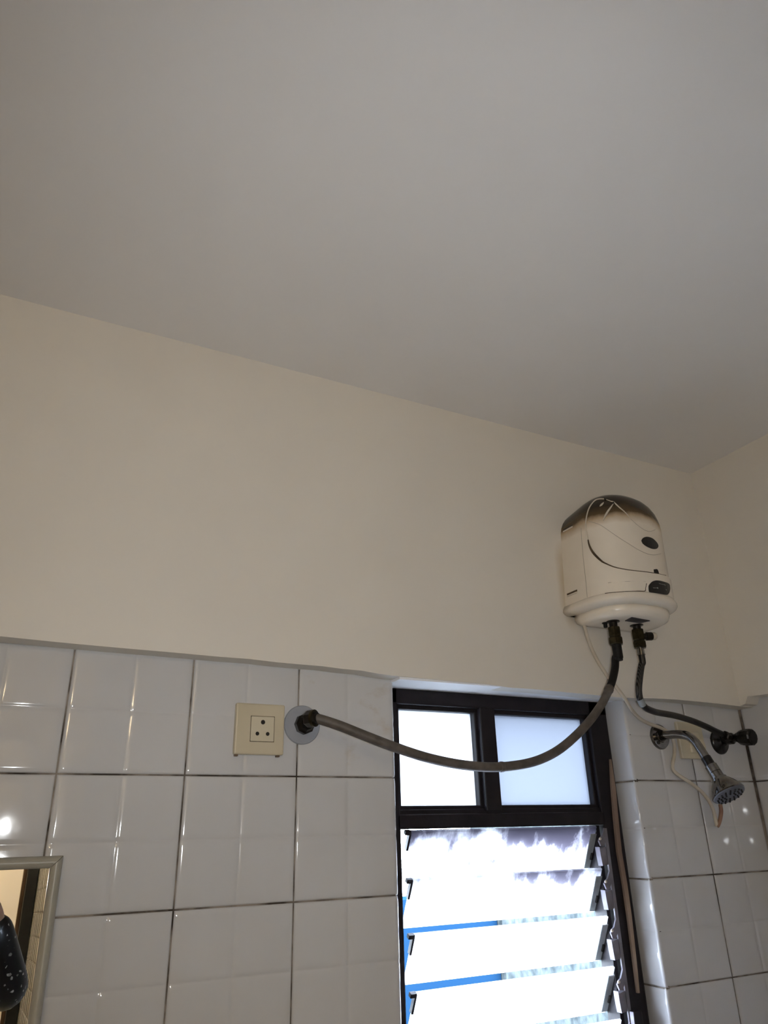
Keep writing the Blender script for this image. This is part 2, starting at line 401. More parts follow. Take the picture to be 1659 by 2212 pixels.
# ================================================================== WINDOW
win = empty('window_1', ((WX0+WX1)/2, .08, WZ0)); tag(win, kind='structure')
FY0, FY1 = .055, .105
def wbox(name, x0, x1, z0, z1, y0=FY0, y1=FY1, m='frame', bev=.0025, parent=None):
    return link(name, box_me(x0, x1, y0, y1, Z(z0), Z(z1), bev), M[m], parent or win)
wbox('top_rail', .203, .808, .149, .182)
wbox('stile', .203, .238, -.70, .182)
wbox('stile', .753, .806, -.70, .182)
wbox('transom', .230, .760, -.091, -.064, FY0, FY1+.01)
wbox('transom_lip', .230, .760, -.066, -.055, FY0+.006, FY1)
wbox('mullion', .441, .480, -.060, .152, FY0-.002, FY1)
wbox('bottom_rail', .230, .760, -.70, -.675)
# glazing beads and panes
for x0, x1 in ((.236, .443), (.478, .755)):
    b = .010
    wbox('glazing_bead', x0, x1, .140, .151, FY0+.010, FY1-.01)
    wbox('glazing_bead', x0, x1, -.057, -.048, FY0+.010, FY1-.01)
    wbox('glazing_bead', x0, x0+b, -.053, .146, FY0+.010, FY1-.01)
    wbox('glazing_bead', x1-b, x1, -.053, .146, FY0+.010, FY1-.01)
    wbox('pane', x0+.004, x1-.004, -.053, .146, FY0+.026, FY0+.031, 'pane' if x0 < .3 else 'pane_tinted', 0)
# louvre slats: the top edge leans into the room
SX0, SX1, XH = .260, .735, .7245
tops = [-.0935] + [-.1780-.0922*k for k in range(6)]
for i, zt in enumerate(tops):
    A = Vector((0, .060, Z(zt))); B = Vector((0, .106, Z(zt-.0860)))      # top edge and bottom edge (y, z)
    mid = (A+B)/2; d = (B-A); ang = math.atan2(d.y, -d.z); L = d.length
    R_ = Matrix.Translation((0, mid.y, mid.z)) @ Matrix.Rotation(ang, 4, 'X')
    slat = link('louvre_slat', xform(box_me(SX0, SX1, -.0028, .0028, -L/2, L/2, .0006, 1), R_), M['slat_dirty' if i == 0 else 'slat_mid' if i == 1 else 'slat'], win, ((SX0+SX1)/2, mid.y, mid.z))
    # object axes of the slat follow the room, so the grime streaks run down the glass
    def sb(name, x0, x1, y0, y1, s0, s1, m, bev=.0008):
        return link(name, xform(box_me(x0, x1, y0, y1, -L/2+L*(1-s1), -L/2+L*(1-s0), bev, 1), R_), M[m], slat)
    sb('end_clip', SX1-.015, SX1+.0005, -.0055, -.003, .16, .97, 'clip')
    sb('end_clip', SX1-.0005, SX1+.002, -.0055, .0055, .16, .97, 'clip')
    sb('end_clip', SX0-.002, SX0+.0025, -.005, .005, .02, .40, 'frame')
    sb('clip_tooth', SX0-.012, SX0+.001, -.006, .003, -.01, .07, 'frame')
    sb('clip_tooth', SX1-.004, SX1+.010, -.009, -.002, .60, .76, 'darkmetal')
    # pivot bracket and lever on the right-hand side
    zb = zt
    link('pivot_bracket', prism_me([(XH+.000, Z(zb-.042)), (XH+.003, Z(zb-.0455)), (XH+.018, Z(zb-.042)), (XH+.018, Z(zb-.0775)), (XH+.003, Z(zb-.0795)), (XH+.001, Z(zb-.06))], 1, .046, .060), M['steel'], slat)
    link('lever', prism_me([(XH+.002, Z(zb-.030)), (XH+.006, Z(zb-.0405)), (XH+.015, Z(zb-.0405)), (XH+.029, Z(zb-.016)), (XH+.029, Z(zb-.006)), (XH+.022, Z(zb-.004)), (XH+.013, Z(zb-.020)), (XH+.006, Z(zb-.024))], 1, .047, .051), M['steel'], slat)
    link('rivet', lathe_me((XH+.005, .0465, Z(zb-.0255)), (0, -1, 0), [(0, .003), (.002, .0028), (.003, .001)], 10), M['trim'], slat)
wbox('link_bar', XH+.0215, XH+.0300, -.69, -.098, .0475, .0520, 'steel', .0008)
wbox('mechanism_channel', XH+.012, XH+.022, -.68, -.092, .062, .10, 'frame', .001)
wbox('gap_filler', .806, .811, -.70, .16, .060, .10, 'frame', .0005)
strip = [(1319, 1640), (1325, 1700), (1331, 1770), (1338, 1840), (1350, 1910), (1360, 1980), (1367, 2040), (1374, 2100), (1379, 2145)]
sp = [at(x, y, 1, .050) for x, y in strip]
V = []; F = []
for k, p in enumerate(sp):
    w = .0022 + .0038*math.sin(math.pi*min(1, .25+k/8*.72)) if k else .0008
    V += [(p.x-w, .0485, p.z), (p.x+w, .0485, p.z), (p.x+w, .0545, p.z), (p.x-w, .0545, p.z)]
for k in range(len(sp)-1):
    for j in range(4): F.append((k*4+j, k*4+(j+1) % 4, k*4+4+(j+1) % 4, k*4+4+j))
F += [(0, 1, 2, 3), tuple(range(len(V)-4, len(V)))]
link('wood_strip', mesh(V, F), M['wood'], win)
p = at(1374, 2205, 1, .045)
hd = link('latch_handle', box_me(p.x-.013, p.x+.012, .036, .055, p.z-.05, p.z+.018, .003), M['frame'], win)
link('handle_rim', box_me(p.x-.0145, p.x-.0125, .0345, .045, p.z-.05, p.z+.018, .0005), M['steel'], hd)

# ================================================================== OUTSIDE
tag(link('ground', box_me(-6, 12, .17, 14, -.2, 0), M['ground']), kind='structure')
nw = link('neighbour_wall', box_me(2.505, 6.5, 3.0, 3.3, 0, Z(.12)), M['ribbed']); tag(nw, 'pale rough-rendered wall outside, behind the right half of the louvres', 'wall')
bw = link('blue_wall', box_me(.4, 2.50, 3.05, 3.3, 0, Z(-.47)), M['blue']); tag(bw, 'bright blue painted wall seen through the louvre gaps', 'wall')
tree = empty('tree', (2.62, 4.0, 0)); tag(tree, 'small leafy green tree glimpsed through the top louvre gaps', 'tree')
link('trunk', tube_me(catmull([(2.62, 4, 0), (2.60, 4.02, .7), (2.64, 4, 1.2), (2.62, 4, 1.55)], 5), [.03-.0014*i for i in range(16)], 8), M['bark'], tree)
rnd = random.Random(3); V = []; F = []
for i in range(420):
    th = rnd.uniform(0, 6.283); s = rnd.uniform(-1, 1); q = rnd.uniform(.3, 1)**.5
    c = Vector((2.60+.16*q*math.cos(th)*math.sqrt(1-s*s), 4+.16*q*math.sin(th)*math.sqrt(1-s*s), Z(-.36)+.20*q*s))
    a = Vector((rnd.gauss(0, 1), rnd.gauss(0, 1), rnd.gauss(0, 1))).normalized(); b = a.orthogonal().normalized(); k = len(V)
    V += [c-a*.022, c+b*.009, c+a*.022, c-b*.009]; F.append((k, k+1, k+2, k+3))
me = bpy.data.meshes.new('leaves'); me.from_pydata([tuple(v) for v in V], [], F)
tag(link('foliage', me, M['leaf'], tree), kind='stuff')

# ================================================================== WATER HEATER
HX, HS, HY0 = .763, .057, -PT          # centre, straight side depth, wall plane
heater = empty('water_heater', (HX, HY0, Z(.32)))
tag(heater, 'white instant water heater with a grime-browned top mounted beside the room corner', 'water heater')
NB = 2.35
def dims(z):
    """half width, straight depth, bow depth at height z (r0 frame)"""
    if z <= .56:
        k = (z-.36)/.2; return .1155-.0045*k, HS, .1055-.001*k
    th = min(1.0, (z-.56)/.116); c = math.sqrt(max(0, 1-th*th))
    return .111*(.10+.90*c**.85), HS*(.55+.45*c), .1045*(.18+.82*c)
def drop(z, y):
    t = max(0, min(1, (z-.56)/.116)); return -t*.034*max(0, 1-(HY0-y)/.15)
def HZ(z): return Z0 - .0956 + (z + .0956)*.9845      # heights were taken with the wall face 2 cm further back
def cx(z): return HX - .011*max(0, min(1, (.56-z)/.2))
def bp(phi, z, off=0):
    rx, s, ry = dims(z); rx += off; ry += off
    c, sn = math.cos(phi), math.sin(phi)
    y = HY0 - s - ry*abs(sn)**(2/NB)
    return Vector((cx(z) + rx*math.copysign(abs(c)**(2/NB), c), y, HZ(z)+drop(z, y)))
def ring(z, off=0, n=36, back=HY0):
    rx, s, ry = dims(z); rx += off
    h = HX; X_ = cx(z); V_ = lambda x, y: Vector((x, y, HZ(z)+drop(z, y)))
    R_ = [V_(X_-rx, back), V_(X_-rx, HY0-s*.5)]
    R_ += [bp(math.pi*(1-i/n), z, off) for i in range(n+1)]
    return R_ + [V_(X_+rx, HY0-s*.5), V_(X_+rx, back)]
def loft(rings):
    n = len(rings[0]); V = [v for r in rings for v in r]; F = []
    for i in range(len(rings)-1):
        for j in range(n): F.append((i*n+j, i*n+(j+1) % n, (i+1)*n+(j+1) % n, (i+1)*n+j))
    F += [tuple(range(n)), tuple(range((len(rings)-1)*n, len(rings)*n))]
    return V, F
zs = [.372, .39, .42, .46, .5, .53, .56] + [.56+.116*math.sin(math.radians(a)) for a in (10, 20, 30, 40, 50, 60, 68, 75, 81, 86, 90)]
V, F = loft([ring(z) for z in zs])
bme = mesh(V, F, True); bme.set_sharp_from_angle(angle=math.radians(50))
BVH = BVHTree.FromPolygons([tuple(v) for v in V], F)
def on_body(px, py, off=0):
    d = (FWD + RIGHT*((px-PW/2)/FPX) - UP*((py-PH/2)/FPX)).normalized()
    h = BVH.ray_cast(CAM, d)
    if h[0] is None:
        h = BVH.find_nearest(CAM + d*1.75)
    n = h[1] if h[1].dot(d) < 0 else -h[1]
    return h[0] + n*off
def crop1(pts, off=0): return [on_body(1150+x*.2411, 1020+y*.2411, off) for x, y in pts]
link('body', bme, M['body'], heater)
# base bumper and tray
V, F = loft([ring(.384, .0005), ring(.383, .0036), ring(.379, .0056), ring(.374, .0078), ring(.369, .0082), ring(.365, .0060), ring(.362, .0015), ring(.360, -.004), ring(.360, -.016)])
bmp = mesh(V, F, True); link('bumper', bmp, M['plastic'], heater)
def tray(z, k, back):
    return [Vector((cx(.37)+.006 + (v.x-cx(.37))*k, min(back, HY0+(v.y-HY0)*k), HZ(z))) for v in ring(.37, 0, 36)]
V, F = loft([tray(.364, .90, -.048), tray(.350, .90, -.048), tray(.341, .875, -.050), tray(.336, .80, -.054), tray(.335, .6, -.07)])
link('base_tray', mesh(V, F, True), M['plastic'], heater)
# lower front cover: stands proud of the body, with a swept upper edge
def zr(p): return (p.z - Z0 + .0956)/.9845 - .0956
def phi_of(p):
    z = zr(p); rx, s, ry = dims(z)
    a = max(1e-4, (HY0-s-p.y)/ry); b = (p.x-cx(z))/rx
    return math.atan2(max(a, 0)**(NB/2), math.copysign(abs(b)**(NB/2), b))
edge_px = [(480, 470), (500, 600), (530, 690), (580, 760), (650, 820), (740, 860), (860, 884), (980, 897), (1090, 912), (1185, 932)]
edge = [(phi_of(p), zr(p)) for p in crop1(edge_px)]
edge[0] = (min(math.pi*.985, edge[0][0]), edge[0][1])
edge = sorted(edge, key=lambda e: -e[0]); edge += [(edge[-1][0]*.55, edge[-1][1]-.001), (.03, edge[-1][1]-.002)]
def edge_z(phi):
    for (a, za), (b, zb) in zip(edge, edge[1:]):
        if a >= phi >= b: return za + (zb-za)*((a-phi)/max(1e-6, a-b))
    return edge[0][1] if phi > edge[0][0] else edge[-1][1]
NP, NZ = 64, 14; V = []; F = []
ph = [edge[0][0] + (.03-edge[0][0])*i/NP for i in range(NP+1)]
for i, f_ in enumerate(ph):
    zt = edge_z(f_)
    for j in range(NZ+1): V.append(bp(f_, .379 + (zt-.379)*j/NZ, .0035))
    V.append(bp(f_, zt, -.001))
n = NZ+2
for i in range(NP):
    for j in range(n-1): F.append((i*n+j, (i+1)*n+j, (i+1)*n+j+1, i*n+j+1))
cov = mesh(V, F, True); cov.set_sharp_from_angle(angle=math.radians(45)); link('front_cover', cov, M['plastic'], heater)
def line(name, pts, r, m, off=.001, k=6, n=6):
    P = catmull(crop1(pts, off), k)
    R_ = r if not isinstance(r, tuple) else [r[0]+(r[1]-r[0])*math.sin(math.pi*i/(len(P)-1)) for i in range(len(P))]
    return link(name, tube_me(P, R_, n), M[m], heater)
# dark brown line along the swept edge, thickest on the left curve
gp = catmull(crop1([(506, 610), (514, 650), (530, 690), (552, 727), (580, 760), (615, 793), (650, 818), (740, 857), (860, 881), (980, 894), (1090, 909), (1185, 929)], .0032), 6)
link('dark_edge_line', tube_me(gp, [.0009+.0020*math.exp(-((i-20)/20)**2) for i in range(len(gp))], 6), M['seam'], heater)
line('rim', [(497, 640), (486, 560), (480, 470), (492, 380), (518, 310), (560, 258), (600, 243), (650, 243)], .0016, 'trim')
line('rim', [(650, 243), (700, 262), (728, 272), (775, 315), (830, 362), (880, 420)], (.0006, .0018), 'trim')
line('seam', [(880, 420), (930, 465), (975, 500), (1020, 525), (1060, 530), (1100, 515)], .0006, 'softseam', .0004)
line('seam', [(500, 440), (560, 455), (620, 480), (700, 535), (780, 590), (860, 640), (940, 690), (1020, 728), (1090, 742), (1150, 730)], .0006, 'softseam', .0004)
line('rim', [(725, 285), (700, 320), (670, 365), (650, 400), (635, 435)], (.0008, .0024), 'trim')
line('rim', [(645, 262), (620, 290), (600, 310)], (.0006, .003), 'trim', -.001)
line('side_seam', [(436, 500), (444, 620), (460, 800), (478, 960), (492, 1120)], .0006, 'softseam', .0003)
line('clip', [(648, 240), (655, 252)], .0022, 'hole'); line('clip', [(722, 272), (728, 284)], .0022, 'hole')
# slots in the left flank
for ya, yb in ((478, 440), (1085, 1040)):
    P = [on_body(1150+x*.2411, 1020+y*.2411) for x, y in ((318, ya+8), (452, yb))]
    zc = (P[0].z+P[1].z)/2; x_ = P[0].x
    y0, y1 = -.049, -.084
    sl = link('vent_slot', box_me(x_-.0012, x_+.006, y1, y0, zc-.0022, zc+.0022, .0005), M['hole'] if ya < 600 else M['seam'], heater)
    link('slot_lip', box_me(x_-.0030, x_+.004, y1, y0, zc-.0062, zc-.0026, .001), M['trim'], sl)
# badge, panel, display, tab: pads laid on the bowed front
def pad(name, pts, off, m, th=.0015, parent=None, base=.0035):
    Q = [Vector((x, y, 0)) for x, y in pts]; Q = catmull(Q + Q[:1], 4)[:-1]; c = sum(Q, Vector())/len(Q); n = len(Q)
    V = []; F = []
    for k in (1.0, .75, .5, .25):
        V += crop1([(c.x+(q.x-c.x)*k, c.y+(q.y-c.y)*k) for q in Q], base+off)
    for r in range(3):
        for i in range(n): F.append((r*n+i, r*n+(i+1) % n, (r+1)*n+(i+1) % n, (r+1)*n+i))
    V += crop1([(c.x, c.y)], base+off); F += [(3*n+i, 3*n+(i+1) % n, 4*n) for i in range(n)]
    b0 = len(V); V += crop1([(q.x, q.y) for q in Q], base+off-2*th); F += [(i, b0+i, b0+(i+1) % n, (i+1) % n) for i in range(n)]
    return link(name, mesh(V, F), M[m], parent or heater)
pad('badge', [(975, 612), (990, 590), (1025, 580), (1070, 592), (1108, 625), (1126, 660), (1112, 686), (1075, 688), (1025, 668), (988, 640)], .0012, 'screen_black', base=0)
pan = pad('control_panel', [(1030, 1050), (1032, 1020), (1055, 990), (1085, 976), (1120, 976), (1160, 985), (1205, 1002), (1216, 1030), (1214, 1070), (1200, 1098), (1180, 1102), (1120, 1092), (1050, 1082), (1034, 1075)], .0012, 'screen_black')
def mark(pts, r): return link('mark', tube_me(crop1(pts, .0062), r, 6), M['print'], pan)
for k in range(8):                                       # the tiny line of print, too small to read
    x = 1116 + k*7.5; y = 1005 + k*1.9
    mark([(x, y-3.5), (x+3.2, y+3.5)], .00045)
mark([(1064, 1044), (1098, 1045)], .0005); mark([(1100, 1043), (1106, 1047)], .0013); mark([(1176, 1058), (1180, 1062)], .0008)
lab = pad('name_panel', [(662, 1085), (672, 1040), (685, 998), (700, 992), (850, 985), (1000, 984), (1008, 992), (1004, 1030), (998, 1068), (985, 1070), (830, 1072)], .0010, 'plastic')
link('panel_gap', tube_me(catmull(crop1([(655, 1091), (740, 1083), (840, 1075), (940, 1071), (998, 1070), (1003, 1045), (1012, 1003)], .0042), 4), .0009, 6), M['seam'], lab)  # dark brown line along the panel's lower and right edges
link('panel_edge', tube_me(catmull(crop1([(684, 1000), (700, 994), (850, 986), (1000, 985)], .0042), 4), .0006, 6), M['softseam'], lab)
pad('tab', [(1086, 872), (1118, 872), (1130, 915), (1095, 912)], .001, 'hole', base=0)
# underside: label, drain screw, moulded rim
zu = HZ(.3345)
def under(px, py): return at(px, py, 2, zu)
q = [under(1350, 1341), under(1365, 1334), under(1404, 1341), under(1382, 1346)]
link('rating_label', mesh([Vector((p.x, p.y, zu+.002)) for p in q]+[Vector((p.x, p.y, zu-.0008)) for p in q], [(0, 1, 2, 3), (4, 5, 6, 7), (0, 1, 5, 4), (1, 2, 6, 5), (2, 3, 7, 6), (3, 0, 4, 7)]), M['sticker'], heater)
ds = under(1307, 1346)
link('drain_screw', lathe_me((ds.x, ds.y, zu+.004), (0, 0, -1), [(0, .007), (.005, .007), (.0055, .0045), (.014, .0045), (.015, .003)], 12), M['blackrubber'], heater)
# inlet and outlet
def stub(name, P, steps):
    root = link(name, lathe_me((P.x, P.y, zu+.006), (0, 0, -1), [(0, .015), (.007, .015), (.008, .009), (.020, .009)], 20), M['darkmetal'], heater)
    return root
n1, n2 = under(1324, 1343), under(1375, 1351)
stub('outlet_stub', n1, 0); stub('inlet_stub', n2, 0)
def hexnut(name, P, za, zb, r, m, parent):
    o = link(name, lathe_me((P.x, P.y, za), (0, 0, -1), [(0, r*.9), (.0025, r), (za-zb-.0025, r), (za-zb, r*.9)], 6, False), M[m], parent)
    return o

# ================================================================== HOSES
hose = empty('flexible_hose', n1); tag(hose, 'long brown-grey hose hanging across the window panes from heater to round wall disc', 'hose')
hexnut('nut', n1, zu-.013, zu-.036, .0145, 'brass', hose); hexnut('nut', n1, zu-.0365, zu-.053, .0165, 'brass', hose)
link('ferrule', lathe_me((n1.x, n1.y, zu-.052), (0, 0, -1), [(0, .0105), (.030, .0105), (.031, .0095), (.036, .009)], 16), M['blackrubber'], hose)
hp = [(1330, 1420, -.108), (1328, 1446, -.110), (1320, 1478, -.113), (1303, 1515, -.116), (1278, 1552, -.118), (1245, 1588, -.120), (1205, 1621, -.120), (1160, 1643, -.119), (1110, 1654, -.117), (1055, 1657, -.114), (990, 1651, -.110), (920, 1636, -.104), (850, 1613, -.097), (790, 1590, -.090), (740, 1570, -.083), (705, 1558, -.077), (682, 1552, -.070), (668, 1553, -.060)]
path = [Vector((n1.x, n1.y, zu-.060)), Vector((n1.x, n1.y, zu-.080))] + [at(x, y, 1, d) for x, y, d in hp]
path = catmull(path, 6)
cut = int(len(path)*.22)
link('sleeve', tube_me(path[:cut+1], .0084, 14), M['blackrubber'], hose)
link('tube', tube_me(path[cut:], .0088, 14), M['hose'], hose)
for k in (cut+1, int(len(path)*.55)):
    d = (path[k+1]-path[k-1]).normalized()
    link('crimp', lathe_me(path[k]-d*.004, d, [(0, .0088), (.001, .0098), (.007, .0098), (.008, .0088)], 14), M['hose'], hose)
wd = at(652, 1566, 1, 0)
tip = path[-1]
dd = Vector((wd.x+.006, -.03, wd.z+.002))
link('elbow', tube_me(catmull([(wd.x+.003, -.020, wd.z), dd, tip*.6+dd*.4, tip], 5), .0098, 14), M['darkmetal'], hose)
dir_ = (path[-4]-path[-1]).normalized()
link('end_nut', lathe_me(tip-dir_*.006, dir_, [(0, .0135), (.003, .0145), (.014, .0145), (.016, .0115), (.024, .0105)], 6, False), M['darkmetal'], hose)
link('collar', lathe_me(tip+dir_*.008, dir_, [(0, .0150), (.0045, .0150)], 20), M['brass'], hose)
disc = empty('wall_disc', (wd.x, 0, wd.z)); tag(disc, 'round grey wall flange right of the cream power socket', 'pipe flange')
link('flange', lathe_me((wd.x, .001, wd.z), (0, -1, 0), [(0, .0352), (.0025, .0352), (.0042, .0338), (.0046, .020), (.0046, .0)], 40), M['disc'], disc)
link('pipe_nut', lathe_me((wd.x+.001, -.004, wd.z), (0, -1, 0), [(0, .0175), (.003, .0185), (.014, .0185), (.017, .015), (.022, .012)], 8, False), M['darkmetal'], disc)

hose2 = empty('braided_hose', n2); tag(hose2, 'dark braided steel hose running down from the heater to the stop valve', 'hose')
hexnut('nut', n2, zu-.010, zu-.036, .0145, 'brass', hose2); hexnut('nut', n2, zu-.0375, zu-.053, .0155, 'brass', hose2)
vk = link('relief_valve', lathe_me((n2.x, n2.y, zu-.026), (.93, -.36, .02), [(.008, .007), (.018, .007), (.019, .0098), (.031, .0098), (.033, .0085)], 16), M['darkmetal'], hose2)
link('relief_cap', lathe_me(Vector((n2.x, n2.y, zu-.026)) + Vector((.93, -.36, .02)).normalized()*.033, (.93, -.36, .02), [(0, .009), (.006, .009), (.010, .006), (.011, .002)], 16), M['trim'], vk)
link('ferrule', lathe_me((n2.x, n2.y, zu-.053), (0, 0, -1), [(0, .0080), (.013, .0080), (.0135, .0088), (.016, .0088)], 16), M['chrome'], hose2)
VX, VZ = 1.114, Z(.096)
hp2 = [(1386, 1436, -.110), (1382, 1464, -.108), (1380, 1492, -.104), (1384, 1514, -.100), (1394, 1528, -.096), (1410, 1536, -.088), (1425, 1540, -.078), (1458, 1546, -.068), (1492, 1556, -.058), (1522, 1568, -.050), (1545, 1579, -.044), (1560, 1586, -.040)]
p2 = catmull([Vector((n2.x, n2.y, zu-.062)), Vector((n2.x, n2.y, zu-.085))] + [at(x, y, 1, d) for x, y, d in hp2], 6)
link('tube', tube_me(p2, .0072, 12), M['braid'], hose2)
k = int(len(p2)*.40); d = (p2[k+1]-p2[k-1]).normalized()
link('worn_patch', lathe_me(p2[k]-d*.008, d, [(0, .0074), (.001, .0077), (.016, .0077), (.017, .0074)], 12), M['clip'], hose2)

# ================================================================== STOP VALVE, SHOWER, SOCKETS
valve = empty('stop_valve', (VX, 0, VZ)); tag(valve, 'blackened chrome stop valve with round knob next to the shower arm', 'valve')
link('flange', lathe_me((VX, .001, VZ-.004), (0, -1, 0), [(0, .030), (.003, .030), (.008, .026), (.013, .014), (.016, .011)], 32), M['darkchrome'], valve)
link('body', lathe_me((VX, -.010, VZ), (0, -1, 0), [(0, .011), (.016, .011), (.018, .0135), (.030, .0135), (.034, .0095), (.044, .0095), (.046, .0115), (.050, .0115)], 20), M['darkchrome'], valve)
kn = link('knob', lathe_me((VX, -.058, VZ-.001), (.04, -1, -.05), [(0, .012), (.006, .0165), (.014, .0185), (.026, .0195), (.036, .0195), (.039, .0175), (.0395, .015)], 12, False), M['darkchrome'], valve)
link('knob_cap', lathe_me(Vector((VX, -.058, VZ-.001))+Vector((.04, -1, -.05)).normalized()*.039, (.04, -1, -.05), [(0, .0135), (.0015, .0135), (.0025, .010)], 20), M['blackrubber'], kn)
link('side_outlet', lathe_me((VX, -.036, VZ), (p2[-6]-Vector((VX, -.036, VZ))), [(0, .010), (.010, .010), (.011, .012), (.024, .012), (.026, .0085)], 8, False), M['darkmetal'], valve)

SXX = .912
shower = empty('shower', (SXX, 0, Z(.098))); tag(shower, 'chrome wall shower with bent arm and round head below the heater', 'shower')
link('flange', lathe_me((SXX, .001, Z(.098)), (0, -1, 0), [(0, .0295), (.002, .0295), (.0065, .0265), (.0075, .014), (.011, .0125)], 36), M['chrome'], shower)
for dx, dz in ((-.0165, .004), (-.012, -.014)):
    link('screw_hole', lathe_me((SXX+dx, -.0060, Z(.098)+dz), (0, -1, 0), [(0, .0042), (.0016, .0040)], 12), M['hole'], shower)
ar = catmull([(SXX, -.004, Z(.100)), (SXX, -.03, Z(.099)), (SXX, -.057, Z(.097)), (SXX, -.084, Z(.090)), (SXX, -.101, Z(.076)), (SXX, -.112, Z(.058)), (SXX, -.123, Z(.037))], 7)
link('arm', tube_me(ar, .0098, 18), M['chrome'], shower)
link('arm_collar', lathe_me((SXX, -.006, Z(.100)), (0, -1, 0), [(0, .0125), (.006, .0125), (.007, .0105)], 20), M['darkchrome'], shower)
AX = Vector((0, -.47, -.88)).normalized(); o0 = Vector((SXX, -.1215, Z(.040)))
link('joint_ring', lathe_me(o0, AX, [(0, .0098), (.0005, .0112), (.020, .0112), (.0205, .0098)], 20), M['darkchrome'], shower)
link('joint_nut', lathe_me(o0+AX*.0205, AX, [(0, .0105), (.0005, .0135), (.017, .0135), (.0172, .0120), (.018, .0120), (.0182, .0138), (.030, .0138), (.031, .0118)], 20), M['chrome'], shower)
hd = link('head', lathe_me(o0+AX*.051, AX, [(0, .0118), (.001, .0170), (.007, .0180), (.0075, .0205), (.018, .0285), (.029, .0345), (.036, .0365), (.0375, .0350)], 36), M['chrome'], shower)
fc = o0+AX*.0885
fp = link('face_plate', lathe_me(fc, AX, [(-.001, .0348), (.002, .0348), (.004, .0315), (.0045, .0)], 36), M['face'], shower)
e1 = AX.orthogonal().normalized(); e2 = AX.cross(e1)
nz = None
for rr, cnt in ((.027, 16), (.0195, 12), (.012, 8)):
    for i in range(cnt):
        a = 2*math.pi*i/cnt; c = fc + AX*.0035 + (e1*math.cos(a)+e2*math.sin(a))*rr
        if nz is None:
            nz = lathe_me((0, 0, 0), AX, [(0, .0021), (.003, .0017), (.0032, .0008)], 8)
            nz.materials.append(M['blackrubber'])
        o = bpy.data.objects.new('nozzle', nz); COL.objects.link(o); o.parent = fp; o.location = c - wloc(fp)

def socket(name, x0, x1, z0, z1, label, insert=True):
    root = empty(name, ((x0+x1)/2, 0, z0)); tag(root, label, 'power socket')
    link('plate', box_me(x0, x1, -.0105, .001, z0, z1, .003, 3), M['plate'], root)
    cx, cz = (x0+x1)/2+.004, (z0+z1)/2; h = .0215
    link('insert_gap', box_me(cx-h-.0008, cx+h+.0008, -.0108, -.004, cz-h-.0008, cz+h+.0008), M['seam'], root)
    ins = link('insert', box_me(cx-h, cx+h, -.0122, -.004, cz-h, cz+h, .0012, 2), M['socket'], root)
    for dx, dz, r in ((.0, .0115, .0040), (-.0095, -.0085, .0034), (.0095, -.0085, .0034)):
        link('socket_hole', lathe_me((cx+dx, -.0115, cz+dz), (0, -1, 0), [(0, r), (.0009, r)], 14), M['hole'], ins)
    for dx in (-.040, .036):
        link('screw_tab', box_me((x0+x1)/2+dx-.003, (x0+x1)/2+dx+.003, -.008, .0, z0-.003, z0+.001, .0005), M['jamb'], root)
    return root
socket('power_socket', -.1215, -.0305, Z(.0345), Z(.1225), 'cream three-pin power socket left of the round grey disc')
s2 = empty('switch_socket', (1.012, 0, Z(.05))); tag(s2, 'cream wall socket half hidden behind the shower arm', 'power socket')
link('plate', box_me(.968, 1.052, -.009, .001, Z(.049), Z(.135), .003, 3), M['plate'], s2)
link('rocker', box_me(.997, 1.034, -.014, -.005, Z(.062), Z(.112), .004, 3), M['socket'], s2)
link('terminal_cap', lathe_me((1.025, -.008, Z(.078)), (0, -1, 0), [(0, .017), (.010, .017), (.013, .014), (.0135, .004)], 28), M['plate'], s2)

# ================================================================== CABLE
cbp = [(1262, 1350, -.060), (1272, 1385, -.050), (1286, 1418, -.046), (1305, 1450, -.0445), (1328, 1480, -.0445), (1349, 1508, -.045), (1365, 1534, -.034), (1383, 1553, -.022), (1404, 1564, -.014), (1424, 1571, -.0150), (1438, 1578, -.013), (1449, 1589, -.009), (1456, 1606, -.008), (1457, 1628, -.008), (1453, 1650, -.008), (1455, 1664, -.008), (1468, 1676, -.009), (1490, 1690, -.011), (1513, 1708, -.014), (1530, 1728, -.018), (1541, 1750, -.022), (1546, 1772, -.024), (1549, 1785, -.024)]
cable = empty('power_cable', at(1262, 1350, 1, -.060)); tag(cable, 'loose off-white cable trailing from the heater past the shower, ending in a loop', 'cable')
cp = catmull([at(x, y, 1, d) for x, y, d in cbp], 5)
link('sheath', tube_me(cp, .0042, 10), M['cable'], cable)
tp = [(1549, 1785, -.024), (1552, 1781, -.026), (1556, 1768, -.028), (1558, 1752, -.028), (1556, 1738, -.026)]
link('loop_end', tube_me(catmull([at(x, y, 1, d) for x, y, d in tp], 4), .0045, 10), M['cable_end'], cable)

# ================================================================== MIRROR
MX0, MX1, MZ0, MZ1 = -.815, -.374, Z(-.72), Z(-.117)
mir = empty('wall_mirror', ((MX0+MX1)/2, -.003, MZ1)); tag(mir, 'rectangular wall mirror in a narrow grey-cream frame at the lower left', 'mirror')
FW = .0165
def frame_bar(name, a, b, inward):
    """mitred half-round bar from outer corner a to outer corner b"""
    a = Vector(a); b = Vector(b); d = (b-a).normalized(); inn = Vector(inward)
    prof = [(0, 0), (0, .010), (.0025, .0150), (.006, .0175), (.010, .0170), (.014, .0130), (FW, .0085), (FW, 0)]
    V = [a + inn*s + d*s + Vector((0, -h, 0)) for s, h in prof] + [b + inn*s - d*s + Vector((0, -h, 0)) for s, h in prof]
    n = len(prof); F = [tuple(range(n)), tuple(range(n, 2*n))] + [(i, (i+1) % n, n+(i+1) % n, n+i) for i in range(n)]
    me = mesh(V, F, True); me.set_sharp_from_angle(angle=math.radians(50)); return link(name, me, M['mframe'], mir)
y = -.003; g = .0004
